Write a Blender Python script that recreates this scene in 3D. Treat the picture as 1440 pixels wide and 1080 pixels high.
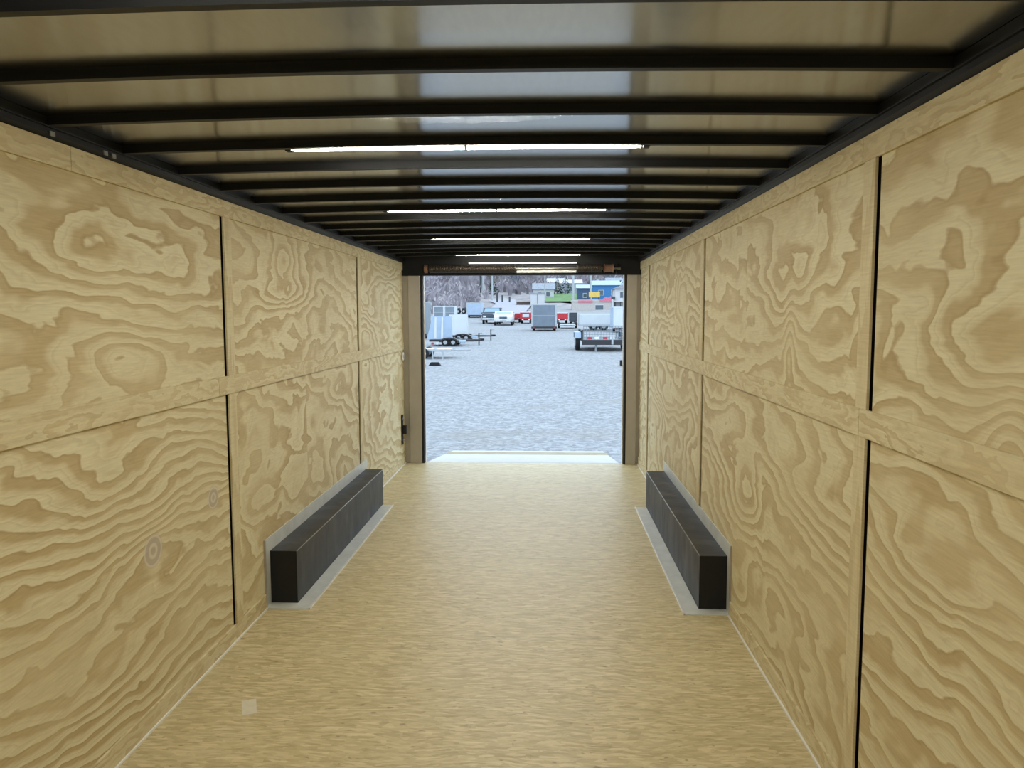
import bpy, bmesh, math, random
from mathutils import Vector, Matrix

for o in list(bpy.data.objects):
    bpy.data.objects.remove(o, do_unlink=True)
SC = bpy.context.scene
COL = SC.collection
PI = math.pi

# ------------------------------------------------------------------ camera, sky, exposure
F_PX, PITCH, YAW, ROLL, EYE = 1093.4, 0.08992, 0.04515, -0.00195, 1.564
cam_d = bpy.data.cameras.new('camera')
cam_d.sensor_fit = 'HORIZONTAL'; cam_d.sensor_width = 36.0
cam_d.lens = F_PX / 1440.0 * 36.0
cam_d.clip_start = 0.02; cam_d.clip_end = 2000
cam = bpy.data.objects.new('camera', cam_d); COL.objects.link(cam)
fw = Vector((-math.sin(YAW)*math.cos(PITCH), math.cos(YAW)*math.cos(PITCH), -math.sin(PITCH)))
r0 = Vector((math.cos(YAW), math.sin(YAW), 0)); u0 = r0.cross(fw)
rt = math.cos(ROLL)*r0 + math.sin(ROLL)*u0; up = -math.sin(ROLL)*r0 + math.cos(ROLL)*u0
cam.matrix_world = Matrix(((rt.x, up.x, -fw.x, 0), (rt.y, up.y, -fw.y, 0), (rt.z, up.z, -fw.z, EYE), (0, 0, 0, 1)))
SC.camera = cam

world = bpy.data.worlds.new('overcast_sky'); SC.world = world
world.use_nodes = True
wn = world.node_tree.nodes; wn.clear()
wo = wn.new('ShaderNodeOutputWorld'); wb = wn.new('ShaderNodeBackground')
SKY_STRENGTH = 2.5
wb.inputs['Color'].default_value = (0.66, 0.82, 1.0, 1); wb.inputs['Strength'].default_value = SKY_STRENGTH
world.node_tree.links.new(wb.outputs[0], wo.inputs[0])

LED_STRENGTH = 115.0
LED_COLOR = (1.0, 0.96, 0.82, 1)

vs = SC.view_settings
vs.view_transform = 'Standard'; vs.look = 'None'; vs.exposure = 0.0; vs.gamma = 1.0
vs.use_curve_mapping = False
SC.display_settings.display_device = 'sRGB'
try:
    SC.cycles.use_denoising = True
    SC.cycles.max_bounces = 10; SC.cycles.diffuse_bounces = 6; SC.cycles.glossy_bounces = 5
    SC.cycles.sample_clamp_indirect = 6.0
    SC.cycles.caustics_reflective = True
except Exception:
    pass

# ------------------------------------------------------------------ trailer dimensions (metres; camera stands over x=0, y=0)
XL, XR = -1.498, 0.955          # wood faces of the side walls
XC = (XL + XR) / 2
Y0, Y1 = -1.25, 8.08            # front wall, rear opening
ZW = 2.088                      # top of the plywood
ZBAR = 2.118                    # underside of the roof bars at the walls
BAR = 0.026
ZSKIN = ZBAR + BAR
ARCH = 0.016
BAR_STEP, BAR_FIRST = 0.406, 1.478

# ------------------------------------------------------------------ helpers
class MB:
    """collects shapes and links them as ONE mesh object"""
    def __init__(self): self.bm = bmesh.new()
    def box(self, x0, x1, y0, y1, z0, z1, bevel=0.0, rot=None, piv=None):
        v = [self.bm.verts.new((x, y, z)) for z in (z0, z1) for y in (y0, y1) for x in (x0, x1)]
        fs = [self.bm.faces.new([v[i] for i in f]) for f in ((0, 2, 3, 1), (4, 5, 7, 6), (0, 1, 5, 4), (2, 6, 7, 3), (0, 4, 6, 2), (1, 3, 7, 5))]
        if bevel > 0:
            es = list({e for f in fs for e in f.edges})
            r = bmesh.ops.bevel(self.bm, geom=es, offset=bevel, segments=2, affect='EDGES', profile=0.6)
            v = list({w for f in r['faces'] for w in f.verts} | {w for w in v if w.is_valid})
        if rot is not None:
            bmesh.ops.rotate(self.bm, verts=[w for w in v if w.is_valid], cent=piv or (0, 0, 0), matrix=rot)
        return self
    def prism(self, pts, axis, a0, a1, shrink=0.0):
        """polygon (2D) extruded along an axis; pts in the other two axes in xyz order"""
        def P(p, a):
            if axis == 'x': return (a, p[0], p[1])
            if axis == 'y': return (p[0], a, p[1])
            return (p[0], p[1], a)
        A = [self.bm.verts.new(P(p, a0)) for p in pts]; B = [self.bm.verts.new(P(p, a1)) for p in pts]
        n = len(pts)
        self.bm.faces.new(A); self.bm.faces.new(B[::-1])
        for i in range(n):
            self.bm.faces.new([A[i], B[i], B[(i+1) % n], A[(i+1) % n]][::-1])
        return self
    def tube(self, pts, r, n=8, cap=True):
        pts = [Vector(p) for p in pts]; rings = []
        rs = r if isinstance(r, (list, tuple)) else [r]*len(pts)
        for i, p in enumerate(pts):
            d = (pts[min(i+1, len(pts)-1)] - pts[max(i-1, 0)]).normalized()
            a = d.cross(Vector((0, 0, 1)))
            if a.length < 1e-3: a = d.cross(Vector((1, 0, 0)))
            a.normalize(); b = d.cross(a)
            rings.append([self.bm.verts.new(p + rs[i]*(math.cos(2*PI*k/n)*a + math.sin(2*PI*k/n)*b)) for k in range(n)])
        for i in range(len(rings)-1):
            for k in range(n):
                self.bm.faces.new([rings[i][k], rings[i][(k+1) % n], rings[i+1][(k+1) % n], rings[i+1][k]])
        if cap:
            self.bm.faces.new(rings[0][::-1]); self.bm.faces.new(rings[-1])
        return self
    def lathe(self, prof, axis_p, axis='x', n=24):
        """profile of (along, radius) revolved round an axis through axis_p"""
        rings = []
        for (a, r) in prof:
            ring = []
            for k in range(n):
                c, s = r*math.cos(2*PI*k/n), r*math.sin(2*PI*k/n)
                off = (a, c, s) if axis == 'x' else ((c, a, s) if axis == 'y' else (c, s, a))
                ring.append(self.bm.verts.new(Vector(axis_p) + Vector(off)))
            rings.append(ring)
        for i in range(len(rings)-1):
            for k in range(n):
                self.bm.faces.new([rings[i][k], rings[i][(k+1) % n], rings[i+1][(k+1) % n], rings[i+1][k]])
        self.bm.faces.new(rings[0][::-1]); self.bm.faces.new(rings[-1])
        return self
    def quad(self, a, b, c, d):
        self.bm.faces.new([self.bm.verts.new(p) for p in (a, b, c, d)]); return self
    def build(self, name, mat, parent=None, loc=None, smooth=False, origin=None):
        if origin is not None:
            bmesh.ops.translate(self.bm, verts=self.bm.verts, vec=-Vector(origin))
        bmesh.ops.recalc_face_normals(self.bm, faces=self.bm.faces)
        me = bpy.data.meshes.new(name); self.bm.to_mesh(me); self.bm.free()
        me.materials.append(mat)
        if smooth:
            for p in me.polygons: p.use_smooth = True
        o = bpy.data.objects.new(name, me); COL.objects.link(o)
        if parent is not None: o.parent = parent
        if origin is not None: o.location = origin
        if loc is not None: o.location = loc
        return o

def tag(o, label=None, cat=None, group=None, kind=None):
    if label: o['label'] = label
    if cat: o['category'] = cat
    if group: o['group'] = group
    if kind: o['kind'] = kind
    return o

def thing(name, label, cat, loc=(0, 0, 0), rz=0.0, group=None):
    o = bpy.data.objects.new(name, None); COL.objects.link(o)
    o.location = loc; o.rotation_euler = (0, 0, rz); o.empty_display_size = 0.1
    return tag(o, label, cat, group)

def dup(root, loc, rz=0.0, label=None, group=None, scale=None):
    r = root.copy(); COL.objects.link(r); r.location = loc; r.rotation_euler = (0, 0, rz)
    if label: r['label'] = label
    if group: r['group'] = group
    if scale: r.scale = scale
    for ch in list(root.children):
        c = ch.copy(); COL.objects.link(c); c.parent = r
        for g in list(ch.children):
            d = g.copy(); COL.objects.link(d); d.parent = c
    return r

def struct(o):
    o['kind'] = 'structure'; return o

# ------------------------------------------------------------------ materials
class NT:
    def __init__(self, name):
        self.m = bpy.data.materials.new(name); self.m.use_nodes = True
        self.t = self.m.node_tree; self.t.nodes.clear()
        self.out = self.t.nodes.new('ShaderNodeOutputMaterial')
        self.p = self.t.nodes.new('ShaderNodeBsdfPrincipled')
        self.t.links.new(self.p.outputs[0], self.out.inputs[0])
    def n(self, typ, **kw):
        nd = self.t.nodes.new(typ)
        for k, v in kw.items(): setattr(nd, k, v)
        return nd
    def set(self, sock, v):
        if isinstance(v, bpy.types.NodeSocket): self.t.links.new(v, sock)
        elif v is not None: sock.default_value = v
    def math(self, op, a, b=None, c=None, clamp=False):
        nd = self.n('ShaderNodeMath', operation=op, use_clamp=clamp)
        for i, v in enumerate((a, b, c)): self.set(nd.inputs[i], v)
        return nd.outputs[0]
    def comb(self, x, y, z):
        nd = self.n('ShaderNodeCombineXYZ')
        for i, v in enumerate((x, y, z)): self.set(nd.inputs[i], v)
        return nd.outputs[0]
    def noise(self, vec, scale=1.0, detail=2.0, rough=0.5, dist=0.0):
        nd = self.n('ShaderNodeTexNoise'); self.set(nd.inputs['Vector'], vec)
        nd.inputs['Scale'].default_value = scale; nd.inputs['Detail'].default_value = detail
        nd.inputs['Roughness'].default_value = rough; nd.inputs['Distortion'].default_value = dist
        return nd.outputs['Fac'], nd.outputs['Color']
    def ramp(self, fac, stops, interp='LINEAR'):
        nd = self.n('ShaderNodeValToRGB'); nd.color_ramp.interpolation = interp
        el = nd.color_ramp.elements
        while len(el) < len(stops): el.new(0.5)
        for e, (p, c) in zip(el, stops):
            e.position = p; e.color = (c[0], c[1], c[2], 1) if not isinstance(c, (int, float)) else (c, c, c, 1)
        self.set(nd.inputs[0], fac)
        return nd.outputs[0]
    def mix(self, fac, a, b, mode='MIX'):
        nd = self.n('ShaderNodeMix', data_type='RGBA', blend_type=mode)
        self.set(nd.inputs[0], fac)
        for s, v in ((nd.inputs[6], a), (nd.inputs[7], b)):
            self.set(s, v if isinstance(v, bpy.types.NodeSocket) else (v[0], v[1], v[2], 1))
        return nd.outputs[2]
    def base(self, c): self.set(self.p.inputs['Base Color'], c if isinstance(c, bpy.types.NodeSocket) else (c[0], c[1], c[2], 1))
    def prm(self, rough=0.5, metal=0.0, spec=0.5):
        self.set(self.p.inputs['Roughness'], rough); self.set(self.p.inputs['Metallic'], metal)
        self.set(self.p.inputs['Specular IOR Level'], spec)
    def bump(self, h, strength=0.2, dist=0.01):
        b = self.n('ShaderNodeBump'); b.inputs['Strength'].default_value = strength; b.inputs['Distance'].default_value = dist
        self.set(b.inputs['Height'], h); self.t.links.new(b.outputs[0], self.p.inputs['Normal'])
    def objco(self):
        return self.n('ShaderNodeTexCoord').outputs['Object']
    def sep(self, v):
        nd = self.n('ShaderNodeSeparateXYZ'); self.set(nd.inputs[0], v); return nd.outputs

def plain(name, c, rough=0.5, metal=0.0, spec=0.5, vary=0.12, scale=6.0):
    """painted / moulded surface with slight tone variation"""
    t = NT(name); f, _ = t.noise(t.objco(), scale, 4.0, 0.6)
    lo = [x*(1-vary) for x in c]; hi = [min(1, x*(1+vary)) for x in c]
    t.base(t.ramp(f, [(0.3, lo), (0.7, hi)])); t.prm(rough, metal, spec)
    return t.m

CREAM = (0.755, 0.695, 0.475); MIDW = (0.670, 0.580, 0.365); TAN = (0.540, 0.425, 0.230); DARKT = (0.450, 0.330, 0.160)

def plywood(name, seed, k=4.5, slope=0.4, a1=7.5, su=0.9, sv=2.3, eyes=(), knots=(), fine=1.0, contrast=1.0, horiz='y', joints=(), dim=1.0):
    """rotary cut pine plywood: contour bands of a stretched noise field, closed eyes and knots at given places (metres in the panel)"""
    t = NT(name); s = t.sep(t.objco())
    u = s[1] if horiz == 'y' else s[0]; v = s[2]
    rnd = t.n('ShaderNodeObjectInfo').outputs['Random']
    sd = t.math('ADD', seed, t.math('MULTIPLY', rnd, 0.0 if eyes or knots or seed < 100 else 50.0))
    sd2 = sd
    for j in joints:        # veneer joints: the figure breaks along an upright line
        sd2 = t.math('ADD', sd2, t.math('MULTIPLY', t.math('GREATER_THAN', u, j), 3.7))
    n1, _ = t.noise(t.comb(t.math('MULTIPLY', u, su), t.math('MULTIPLY', v, sv), sd2), 1.0, 1.0, 0.45, 0.25)
    n2, _ = t.noise(t.comb(t.math('MULTIPLY', u, su*4.5), t.math('MULTIPLY', v, sv*3.6), sd2), 1.0, 2.0, 0.5, 0.5)
    n3, _ = t.noise(t.comb(t.math('MULTIPLY', u, 14), t.math('MULTIPLY', v, 34), sd2), 1.0, 2.0, 0.6)
    F = t.math('MULTIPLY_ADD', v, k*1.2, t.math('MULTIPLY', u, slope))
    F = t.math('MULTIPLY_ADD', n1, a1*1.25, F)
    F = t.math('MULTIPLY_ADD', n2, 2.1*fine, F)
    F = t.math('MULTIPLY_ADD', n3, 0.13*fine, F)
    def gauss(cu, cv, ru, rv):
        du = t.math('DIVIDE', t.math('SUBTRACT', u, cu), ru); dv = t.math('DIVIDE', t.math('SUBTRACT', v, cv), rv)
        return t.math('EXPONENT', t.math('MULTIPLY', t.math('ADD', t.math('MULTIPLY', du, du), t.math('MULTIPLY', dv, dv)), -1.0))
    for (cu, cv, ru, rv, amp) in eyes:
        F = t.math('MULTIPLY_ADD', gauss(cu, cv, ru, rv), amp, F)
    fr = t.math('FRACT', F)
    col = t.ramp(fr, [(0.0, CREAM), (0.32, CREAM), (0.50, MIDW), (0.66, TAN), (0.84, TAN), (0.94, DARKT), (1.0, CREAM)])
    fl = t.math('FRACT', t.math('MULTIPLY', F, 3.0))      # finer growth lines inside the broad bands
    col = t.mix(t.math('MULTIPLY', t.ramp(fl, [(0.55, 0.0), (0.9, 1.0), (1.0, 0.0)]), 0.34), col, TAN)
    if contrast < 1.0:
        col = t.mix(1-contrast, col, MIDW)
    # broad blotches and fine fibre streaks that belong to the veneer
    n4, _ = t.noise(t.comb(t.math('MULTIPLY', u, 1.6), t.math('MULTIPLY', v, 3.0), t.math('ADD', sd, 9.3)), 1.0, 3.0, 0.6)
    col = t.mix(t.ramp(n4, [(0.38, 0.0), (0.68, 0.60)]), col, MIDW)
    n5, _ = t.noise(t.comb(t.math('MULTIPLY', u, 9), t.math('MULTIPLY', v, 150), sd), 1.0, 3.0, 0.65)
    col = t.mix(0.55, col, t.ramp(n5, [(0.3, 0.72), (0.7, 1.0)]), 'MULTIPLY')
    for (cu, cv, r) in knots:
        g = gauss(cu, cv, r, r*0.9)
        rg = t.math('SINE', t.math('MULTIPLY', g, 16.0))
        kc = t.mix(t.ramp(rg, [(0.3, 0.0), (0.8, 1.0)]), (0.46, 0.40, 0.32), (0.62, 0.56, 0.46))
        col = t.mix(t.ramp(g, [(0.35, 0.0), (0.5, 0.85)]), col, kc)
    # pinholes
    vo = t.n('ShaderNodeTexVoronoi'); t.set(vo.inputs['Vector'], t.comb(u, v, sd)); vo.inputs['Scale'].default_value = 2.6
    col = t.mix(t.math('LESS_THAN', vo.outputs['Distance'], 0.010), col, (0.07, 0.045, 0.025))
    for j in joints:
        d = t.math('ABSOLUTE', t.math('SUBTRACT', u, j))
        col = t.mix(t.math('MULTIPLY', t.math('LESS_THAN', d, 0.0015), 0.5), col, DARKT)
    if dim < 1.0: col = t.mix(1.0, col, (dim, dim*.92, dim*.85), 'MULTIPLY')      # darker, warmer wood tone
    t.base(col); t.prm(0.62, 0.0, 0.3)
    t.bump(t.math('ADD', fr, n5), 0.05, 0.002)
    return t.m

def strandboard(name):
    t = NT(name); s = t.sep(t.objco()); x, y = s[0], s[1]
    wob, _ = t.noise(t.comb(t.math('MULTIPLY', x, 2.2), t.math('MULTIPLY', y, 5), 1.7), 1.0, 2.0, 0.5)
    yy = t.math('MULTIPLY_ADD', wob, 0.10, y)
    a, _ = t.noise(t.comb(t.math('MULTIPLY', x, 16), t.math('MULTIPLY', yy, 70), 0.3), 1.0, 5.0, 0.72, 0.3)
    b, _ = t.noise(t.comb(t.math('MULTIPLY', x, 3.0), t.math('MULTIPLY', yy, 9), 5.1), 1.0, 4.0, 0.6)
    def flakes(ang, sx, sy, z):
        m = t.n('ShaderNodeMapping'); t.set(m.inputs['Vector'], t.comb(x, yy, z))
        m.inputs['Rotation'].default_value = (0, 0, ang); m.inputs['Scale'].default_value = (sx, sy, 1)
        vo = t.n('ShaderNodeTexVoronoi'); vo.inputs['Scale'].default_value = 1.0
        t.t.links.new(m.outputs[0], vo.inputs['Vector'])
        return t.sep(vo.outputs['Color'])[0]
    f1, f2, f3 = flakes(0.05, 16, 62, 0.0), flakes(-0.10, 24, 95, 3.3), flakes(0.9, 14, 110, 6.1)
    col = t.ramp(a, [(0.25, (0.32, 0.25, 0.12)), (0.42, (0.48, 0.395, 0.205)), (0.56, (0.58, 0.49, 0.275)), (0.75, (0.74, 0.64, 0.42))])
    col = t.mix(0.45, col, t.ramp(f1, [(0.0, (0.36, 0.28, 0.135)), (0.5, (0.54, 0.45, 0.245)), (1.0, (0.72, 0.62, 0.39))]))
    col = t.mix(0.40, col, t.ramp(f2, [(0.0, (0.34, 0.265, 0.13)), (0.6, (0.56, 0.47, 0.27)), (1.0, (0.74, 0.64, 0.42))]))
    col = t.mix(t.ramp(f3, [(0.93, 0.0), (0.95, 0.45)]), col, (0.78, 0.68, 0.46))
    col = t.mix(t.ramp(b, [(0.5, 0.0), (0.8, 0.4)]), col, (0.62, 0.56, 0.38))
    dk, _ = t.noise(t.comb(t.math('MULTIPLY', x, 20), t.math('MULTIPLY', yy, 50), 8.8), 1.0, 2.0, 0.5)
    col = t.mix(t.ramp(dk, [(0.68, 0.0), (0.74, 0.6)]), col, (0.17, 0.12, 0.065))
    # joints between the floor sheets, every 1.22 m along the trailer
    ym = t.math('ABSOLUTE', t.math('SUBTRACT', t.math('FRACT', t.math('DIVIDE', t.math('ADD', y, -3.04), 1.22)), 0.5))
    col = t.mix(t.math('MULTIPLY', t.math('LESS_THAN', ym, 0.0012), 0.55), col, (0.13, 0.09, 0.05))
    t.base(col); t.prm(t.math('MULTIPLY_ADD', a, 0.15, 0.38), 0.0, 0.5)
    t.bump(a, 0.12, 0.002)
    return t.m

def skin_mat():
    t = NT('roof_skin_aluminium'); s = t.sep(t.objco())
    w, _ = t.noise(t.comb(t.math('MULTIPLY', s[0], 1.2), t.math('MULTIPLY', s[1], 5.5), 0.0), 1.0, 2.0, 0.5)
    f, _ = t.noise(t.comb(t.math('MULTIPLY', s[0], 60), t.math('MULTIPLY', s[1], 12), 2.0), 1.0, 3.0, 0.6)
    t.base(t.ramp(f, [(0.3, (0.37, 0.38, 0.40)), (0.7, (0.41, 0.42, 0.44))])); t.prm(0.15, 1.0, 0.5)
    t.p.inputs['Anisotropic'].default_value = 0.90
    t.set(t.p.inputs['Tangent'], t.comb(0.0, 1.0, 0.0))
    t.bump(w, 0.06, 0.02)
    return t.m

def gravel_mat():
    t = NT('gravel_ground'); co = t.objco(); s = t.sep(co)
    a, _ = t.noise(co, 7.0, 9.0, 0.85)
    b, _ = t.noise(co, 0.22, 5.0, 0.6)
    vo = t.n('ShaderNodeTexVoronoi'); t.set(vo.inputs['Vector'], co); vo.inputs['Scale'].default_value = 16.0
    st = t.sep(vo.outputs['Color'])[0]
    col = t.ramp(st, [(0.0, (0.15, 0.155, 0.16)), (0.5, (0.30, 0.305, 0.31)), (1.0, (0.46, 0.465, 0.47))])
    col = t.mix(0.5, col, t.ramp(a, [(0.3, (0.17, 0.17, 0.175)), (0.5, (0.325, 0.33, 0.335)), (0.7, (0.50, 0.505, 0.51))]))
    # wheel worn tracks and dirt patches in the gravel
    tr, _ = t.noise(t.comb(t.math('MULTIPLY', s[0], 0.35), t.math('MULTIPLY', s[1], 0.55), 4.0), 1.0, 4.0, 0.6)
    col = t.mix(t.ramp(tr, [(0.54, 0.0), (0.72, 0.55)]), col, (0.27, 0.25, 0.21))
    # dead grass and brush litter on the slope beyond the lot
    h, _ = t.noise(co, 0.35, 6.0, 0.7)
    hill = t.ramp(h, [(0.3, (0.20, 0.18, 0.17)), (0.5, (0.30, 0.275, 0.27)), (0.7, (0.42, 0.385, 0.37))])
    edge = t.math('ADD', s[2], t.math('MULTIPLY', b, 1.2))
    col = t.mix(t.ramp(t.math('MULTIPLY', edge, 0.1), [(0.20, 0.0), (0.34, 1.0)]), col, hill)
    t.base(col); t.prm(0.9, 0.0, 0.15); t.bump(a, 0.5, 0.02)
    return t.m

M = {}
M['black_steel'] = plain('black_painted_steel', (0.008, 0.009, 0.011), 0.48, 0.0, 0.22)
M['black_matte'] = plain('black_matte_paint', (0.012, 0.012, 0.013), 0.6, 0.0, 0.3)
M['black_backing'] = plain('dark_wall_backing', (0.018, 0.014, 0.010), 0.9, 0.0, 0.1)
M['rubber'] = plain('black_rubber', (0.014, 0.014, 0.016), 0.75, 0.0, 0.3)
M['galv'] = plain('galvanised_sheet', (0.62, 0.64, 0.62), 0.40, 0.15, 0.5, 0.10, 9)
M['edge'] = plain('bright_sheet_edge', (0.82, 0.82, 0.80), 0.35, 0.6, 0.5)
M['jamb'] = plain('door_frame_steel', (0.44, 0.41, 0.38), 0.35, 0.45, 0.5, 0.06)
M['spring'] = plain('oiled_spring_steel', (0.060, 0.048, 0.038), 0.45, 0.6, 0.5, 0.25, 30)
M['rust'] = plain('reddish_brown_cable_drum', (0.20, 0.11, 0.07), 0.55, 0.2, 0.4, 0.2)
M['shaft'] = plain('dull_grey_shaft', (0.30, 0.30, 0.29), 0.35, 0.7, 0.5)
M['white_plastic'] = plain('white_plastic', (0.78, 0.78, 0.76), 0.4, 0, 0.5, 0.03)
M['alu'] = plain('white_aluminium_skin', (0.60, 0.63, 0.64), 0.4, 0.0, 0.5, 0.05, 1.5)
M['pale_blue'] = plain('pale_blue_skin', (0.36, 0.45, 0.56), 0.45, 0.0, 0.5, 0.08, 2)
M['grey_skin'] = plain('grey_trailer_skin', (0.165, 0.20, 0.24), 0.5, 0.0, 0.5, 0.12, 2)
M['grey_mid'] = plain('mid_grey_panel', (0.19, 0.23, 0.26), 0.5, 0.0, 0.5, 0.12, 2)
M['frame_grey'] = plain('light_grey_frame', (0.42, 0.44, 0.45), 0.45, 0.2, 0.5)
M['black_trailer'] = plain('black_trailer_paint', (0.022, 0.022, 0.026), 0.4, 0.0, 0.5)
M['dark_trailer'] = plain('charcoal_trailer_paint', (0.035, 0.045, 0.055), 0.45, 0.0, 0.5)
M['red'] = plain('red_paint', (0.55, 0.03, 0.04), 0.4, 0.0, 0.5)
M['tail'] = plain('red_tail_lens', (0.45, 0.03, 0.05), 0.3, 0.0, 0.5)
M['amber'] = plain('amber_lens', (0.7, 0.3, 0.05), 0.3, 0.0, 0.5)
M['car_white'] = plain('white_car_paint', (0.62, 0.62, 0.61), 0.3, 0.0, 0.6, 0.03)
M['car_navy'] = plain('navy_car_paint', (0.03, 0.04, 0.06), 0.3, 0.0, 0.6, 0.05)
M['glass'] = plain('dark_window_glass', (0.05, 0.08, 0.10), 0.08, 0.0, 0.6, 0.05)
M['glass_blue'] = plain('pale_reflecting_window_glass', (0.22, 0.34, 0.40), 0.15, 0.0, 0.6, 0.05)
M['chrome'] = plain('chrome', (0.6, 0.6, 0.6), 0.2, 1.0, 0.5)
M['lens'] = plain('clear_lamp_lens', (0.75, 0.75, 0.72), 0.2, 0.0, 0.5)
M['wood_dark'] = plain('weathered_pole_wood', (0.07, 0.08, 0.085), 0.8, 0.0, 0.2)
M['wood_pale'] = plain('pale_pole', (0.42, 0.45, 0.45), 0.7, 0.0, 0.3)
M['beige'] = plain('beige_siding', (0.50, 0.46, 0.42), 0.8, 0.0, 0.2)
M['house_white'] = plain('white_siding', (0.58, 0.58, 0.58), 0.7, 0.0, 0.3, 0.04)
M['house_blue'] = plain('blue_siding', (0.06, 0.20, 0.42), 0.7, 0.0, 0.3)
M['house_slate'] = plain('slate_blue_siding', (0.06, 0.10, 0.19), 0.7, 0.0, 0.3)
M['yellow'] = plain('yellow_panel', (0.72, 0.50, 0.13), 0.6, 0.0, 0.3)
M['roof'] = plain('grey_shingle_roof', (0.30, 0.32, 0.35), 0.85, 0.0, 0.2, 0.2, 3)
M['roof_brown'] = plain('brown_shed_siding', (0.12, 0.085, 0.07), 0.85, 0.0, 0.2)
M['pink_red'] = plain('faded_red_sign', (0.62, 0.18, 0.24), 0.6, 0.0, 0.3)
M['twig'] = plain('bare_twigs', (0.34, 0.31, 0.33), 0.9, 0.0, 0.1, 0.5, 0.11)
M['twig_slate'] = plain('slate_grey_twigs', (0.15, 0.175, 0.21), 0.9, 0.0, 0.1, 0.4, 0.3)
M['twig_brown'] = plain('brown_twigs', (0.24, 0.205, 0.19), 0.9, 0.0, 0.1, 0.4, 0.3)
M['bark'] = plain('grey_bark', (0.30, 0.28, 0.29), 0.9, 0.0, 0.1, 0.3, 2)
M['needle'] = plain('evergreen_foliage', (0.030, 0.065, 0.045), 0.9, 0.0, 0.1, 0.35, 3)
M['lawn'] = plain('winter_lawn', (0.16, 0.26, 0.11), 0.95, 0.0, 0.1, 0.25, 0.7)
M['asphalt'] = plain('pale_road_surface', (0.38, 0.37, 0.40), 0.9, 0.0, 0.2, 0.1, 0.8)
M['paper'] = plain('pale_tape', (0.66, 0.62, 0.50), 0.35, 0.0, 0.5, 0.06, 30)
M['floor'] = strandboard('strandboard_floor')
M['skin'] = skin_mat()
M['gravel'] = gravel_mat()
M['strip'] = plywood('plywood_strip', 131.0, k=3.0, slope=0.2, a1=6, su=2.2, sv=8, contrast=0.6)
M['batten'] = plywood('plywood_batten', 173.0, k=2.0, slope=0.3, a1=2.0, su=10, sv=0.9, fine=0.5, contrast=0.5)
M['ply_plain'] = plywood('plywood_front', 41.0)

def wheel_box_mat():
    t = NT('wheel_box_black_steel'); s = t.sep(t.objco())
    f, _ = t.noise(t.comb(t.math('MULTIPLY', s[0], 5), t.math('MULTIPLY', s[1], 7), t.math('MULTIPLY', s[2], 3)), 1.0, 4.0, 0.65, 0.6)
    t.base(t.ramp(f, [(0.3, (0.014, 0.014, 0.014)), (0.55, (0.024, 0.023, 0.022)), (0.75, (0.045, 0.043, 0.039))]))
    t.prm(t.math('MULTIPLY_ADD', f, -0.25, 0.62), 0.0, 0.4)
    return t.m
M['wheel_box'] = wheel_box_mat()

def led_mat():
    t = NT('led_diffuser'); t.base((0.8, 0.8, 0.8)); t.prm(0.4)
    t.set(t.p.inputs['Emission Color'], LED_COLOR); t.set(t.p.inputs['Emission Strength'], LED_STRENGTH)
    return t.m
M['led'] = led_mat()
def header_glow_mat():
    t = NT('header_glow'); t.base((0.8, 0.8, 0.8)); t.prm(0.4)
    t.set(t.p.inputs['Emission Color'], (1.0, 0.98, 0.92, 1)); t.set(t.p.inputs['Emission Strength'], 1.3)
    return t.m
M['glow_dim'] = header_glow_mat()

# ------------------------------------------------------------------ ground and hill
def smooth(a, b, x):
    t = max(0.0, min(1.0, (x-a)/(b-a))); return t*t*(3-2*t)
KN = [(-20, -.3), (10, -.3), (56, .27), (90, .9), (160, 4.0), (260, 10), (400, 30), (600, 60)]
def gz(x, y):
    for (a, za), (b, zb) in zip(KN, KN[1:]):
        if y <= b:
            z = za + (zb-za)*(y-a)/(b-a); break
    else: z = KN[-1][1]
    d = max(0.0, -x-13.5)
    return z + smooth(72, 105, y)*(0.42*d if d > 2 else 0.105*d*d)*(1.0 if y < 260 else 1.0)

def ground():
    b = MB(); ys = []; y = -8.0
    while y < 460:
        ys.append(y); y += 1.0 if y < 60 else (2.5 if y < 180 else 12)
    xs = [-90 + 2.5*i for i in range(65)]
    vv = [[b.bm.verts.new((x, yy, gz(x, yy) + (random.uniform(-.25, .25) if yy > 110 else 0))) for x in xs] for yy in ys]
    for j in range(len(ys)-1):
        for i in range(len(xs)-1):
            b.bm.faces.new([vv[j][i], vv[j][i+1], vv[j+1][i+1], vv[j+1][i]])
    return struct(b.build('ground', M['gravel'], smooth=True))
random.seed(5)
ground()

def drape(name, pts_l, pts_r, mat, lift=0.06, nx=6):
    b = MB(); rows = []
    n = 24
    def at(P, t):
        f = t*(len(P)-1); i = min(int(f), len(P)-2); f -= i
        return (P[i][0]+(P[i+1][0]-P[i][0])*f, P[i][1]+(P[i+1][1]-P[i][1])*f)
    for j in range(n+1):
        l, r = at(pts_l, j/n), at(pts_r, j/n)
        rows.append([b.bm.verts.new((l[0]+(r[0]-l[0])*i/nx, l[1]+(r[1]-l[1])*i/nx, gz(l[0]+(r[0]-l[0])*i/nx, l[1]+(r[1]-l[1])*i/nx)+lift)) for i in range(nx+1)])
    for j in range(n):
        for i in range(nx):
            b.bm.faces.new([rows[j][i], rows[j][i+1], rows[j+1][i+1], rows[j+1][i]])
    return struct(b.build(name, mat, smooth=True))
drape('road', [(-7.5, 88), (-9.2, 140), (-12.5, 165)], [(-3.0, 88), (-2.6, 140), (-7.0, 165)], M['asphalt'], 0.30)
drape('lawn', [(-.3, 150), (-.8, 200)], [(9, 150), (10, 200)], M['lawn'], 0.4)

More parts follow.
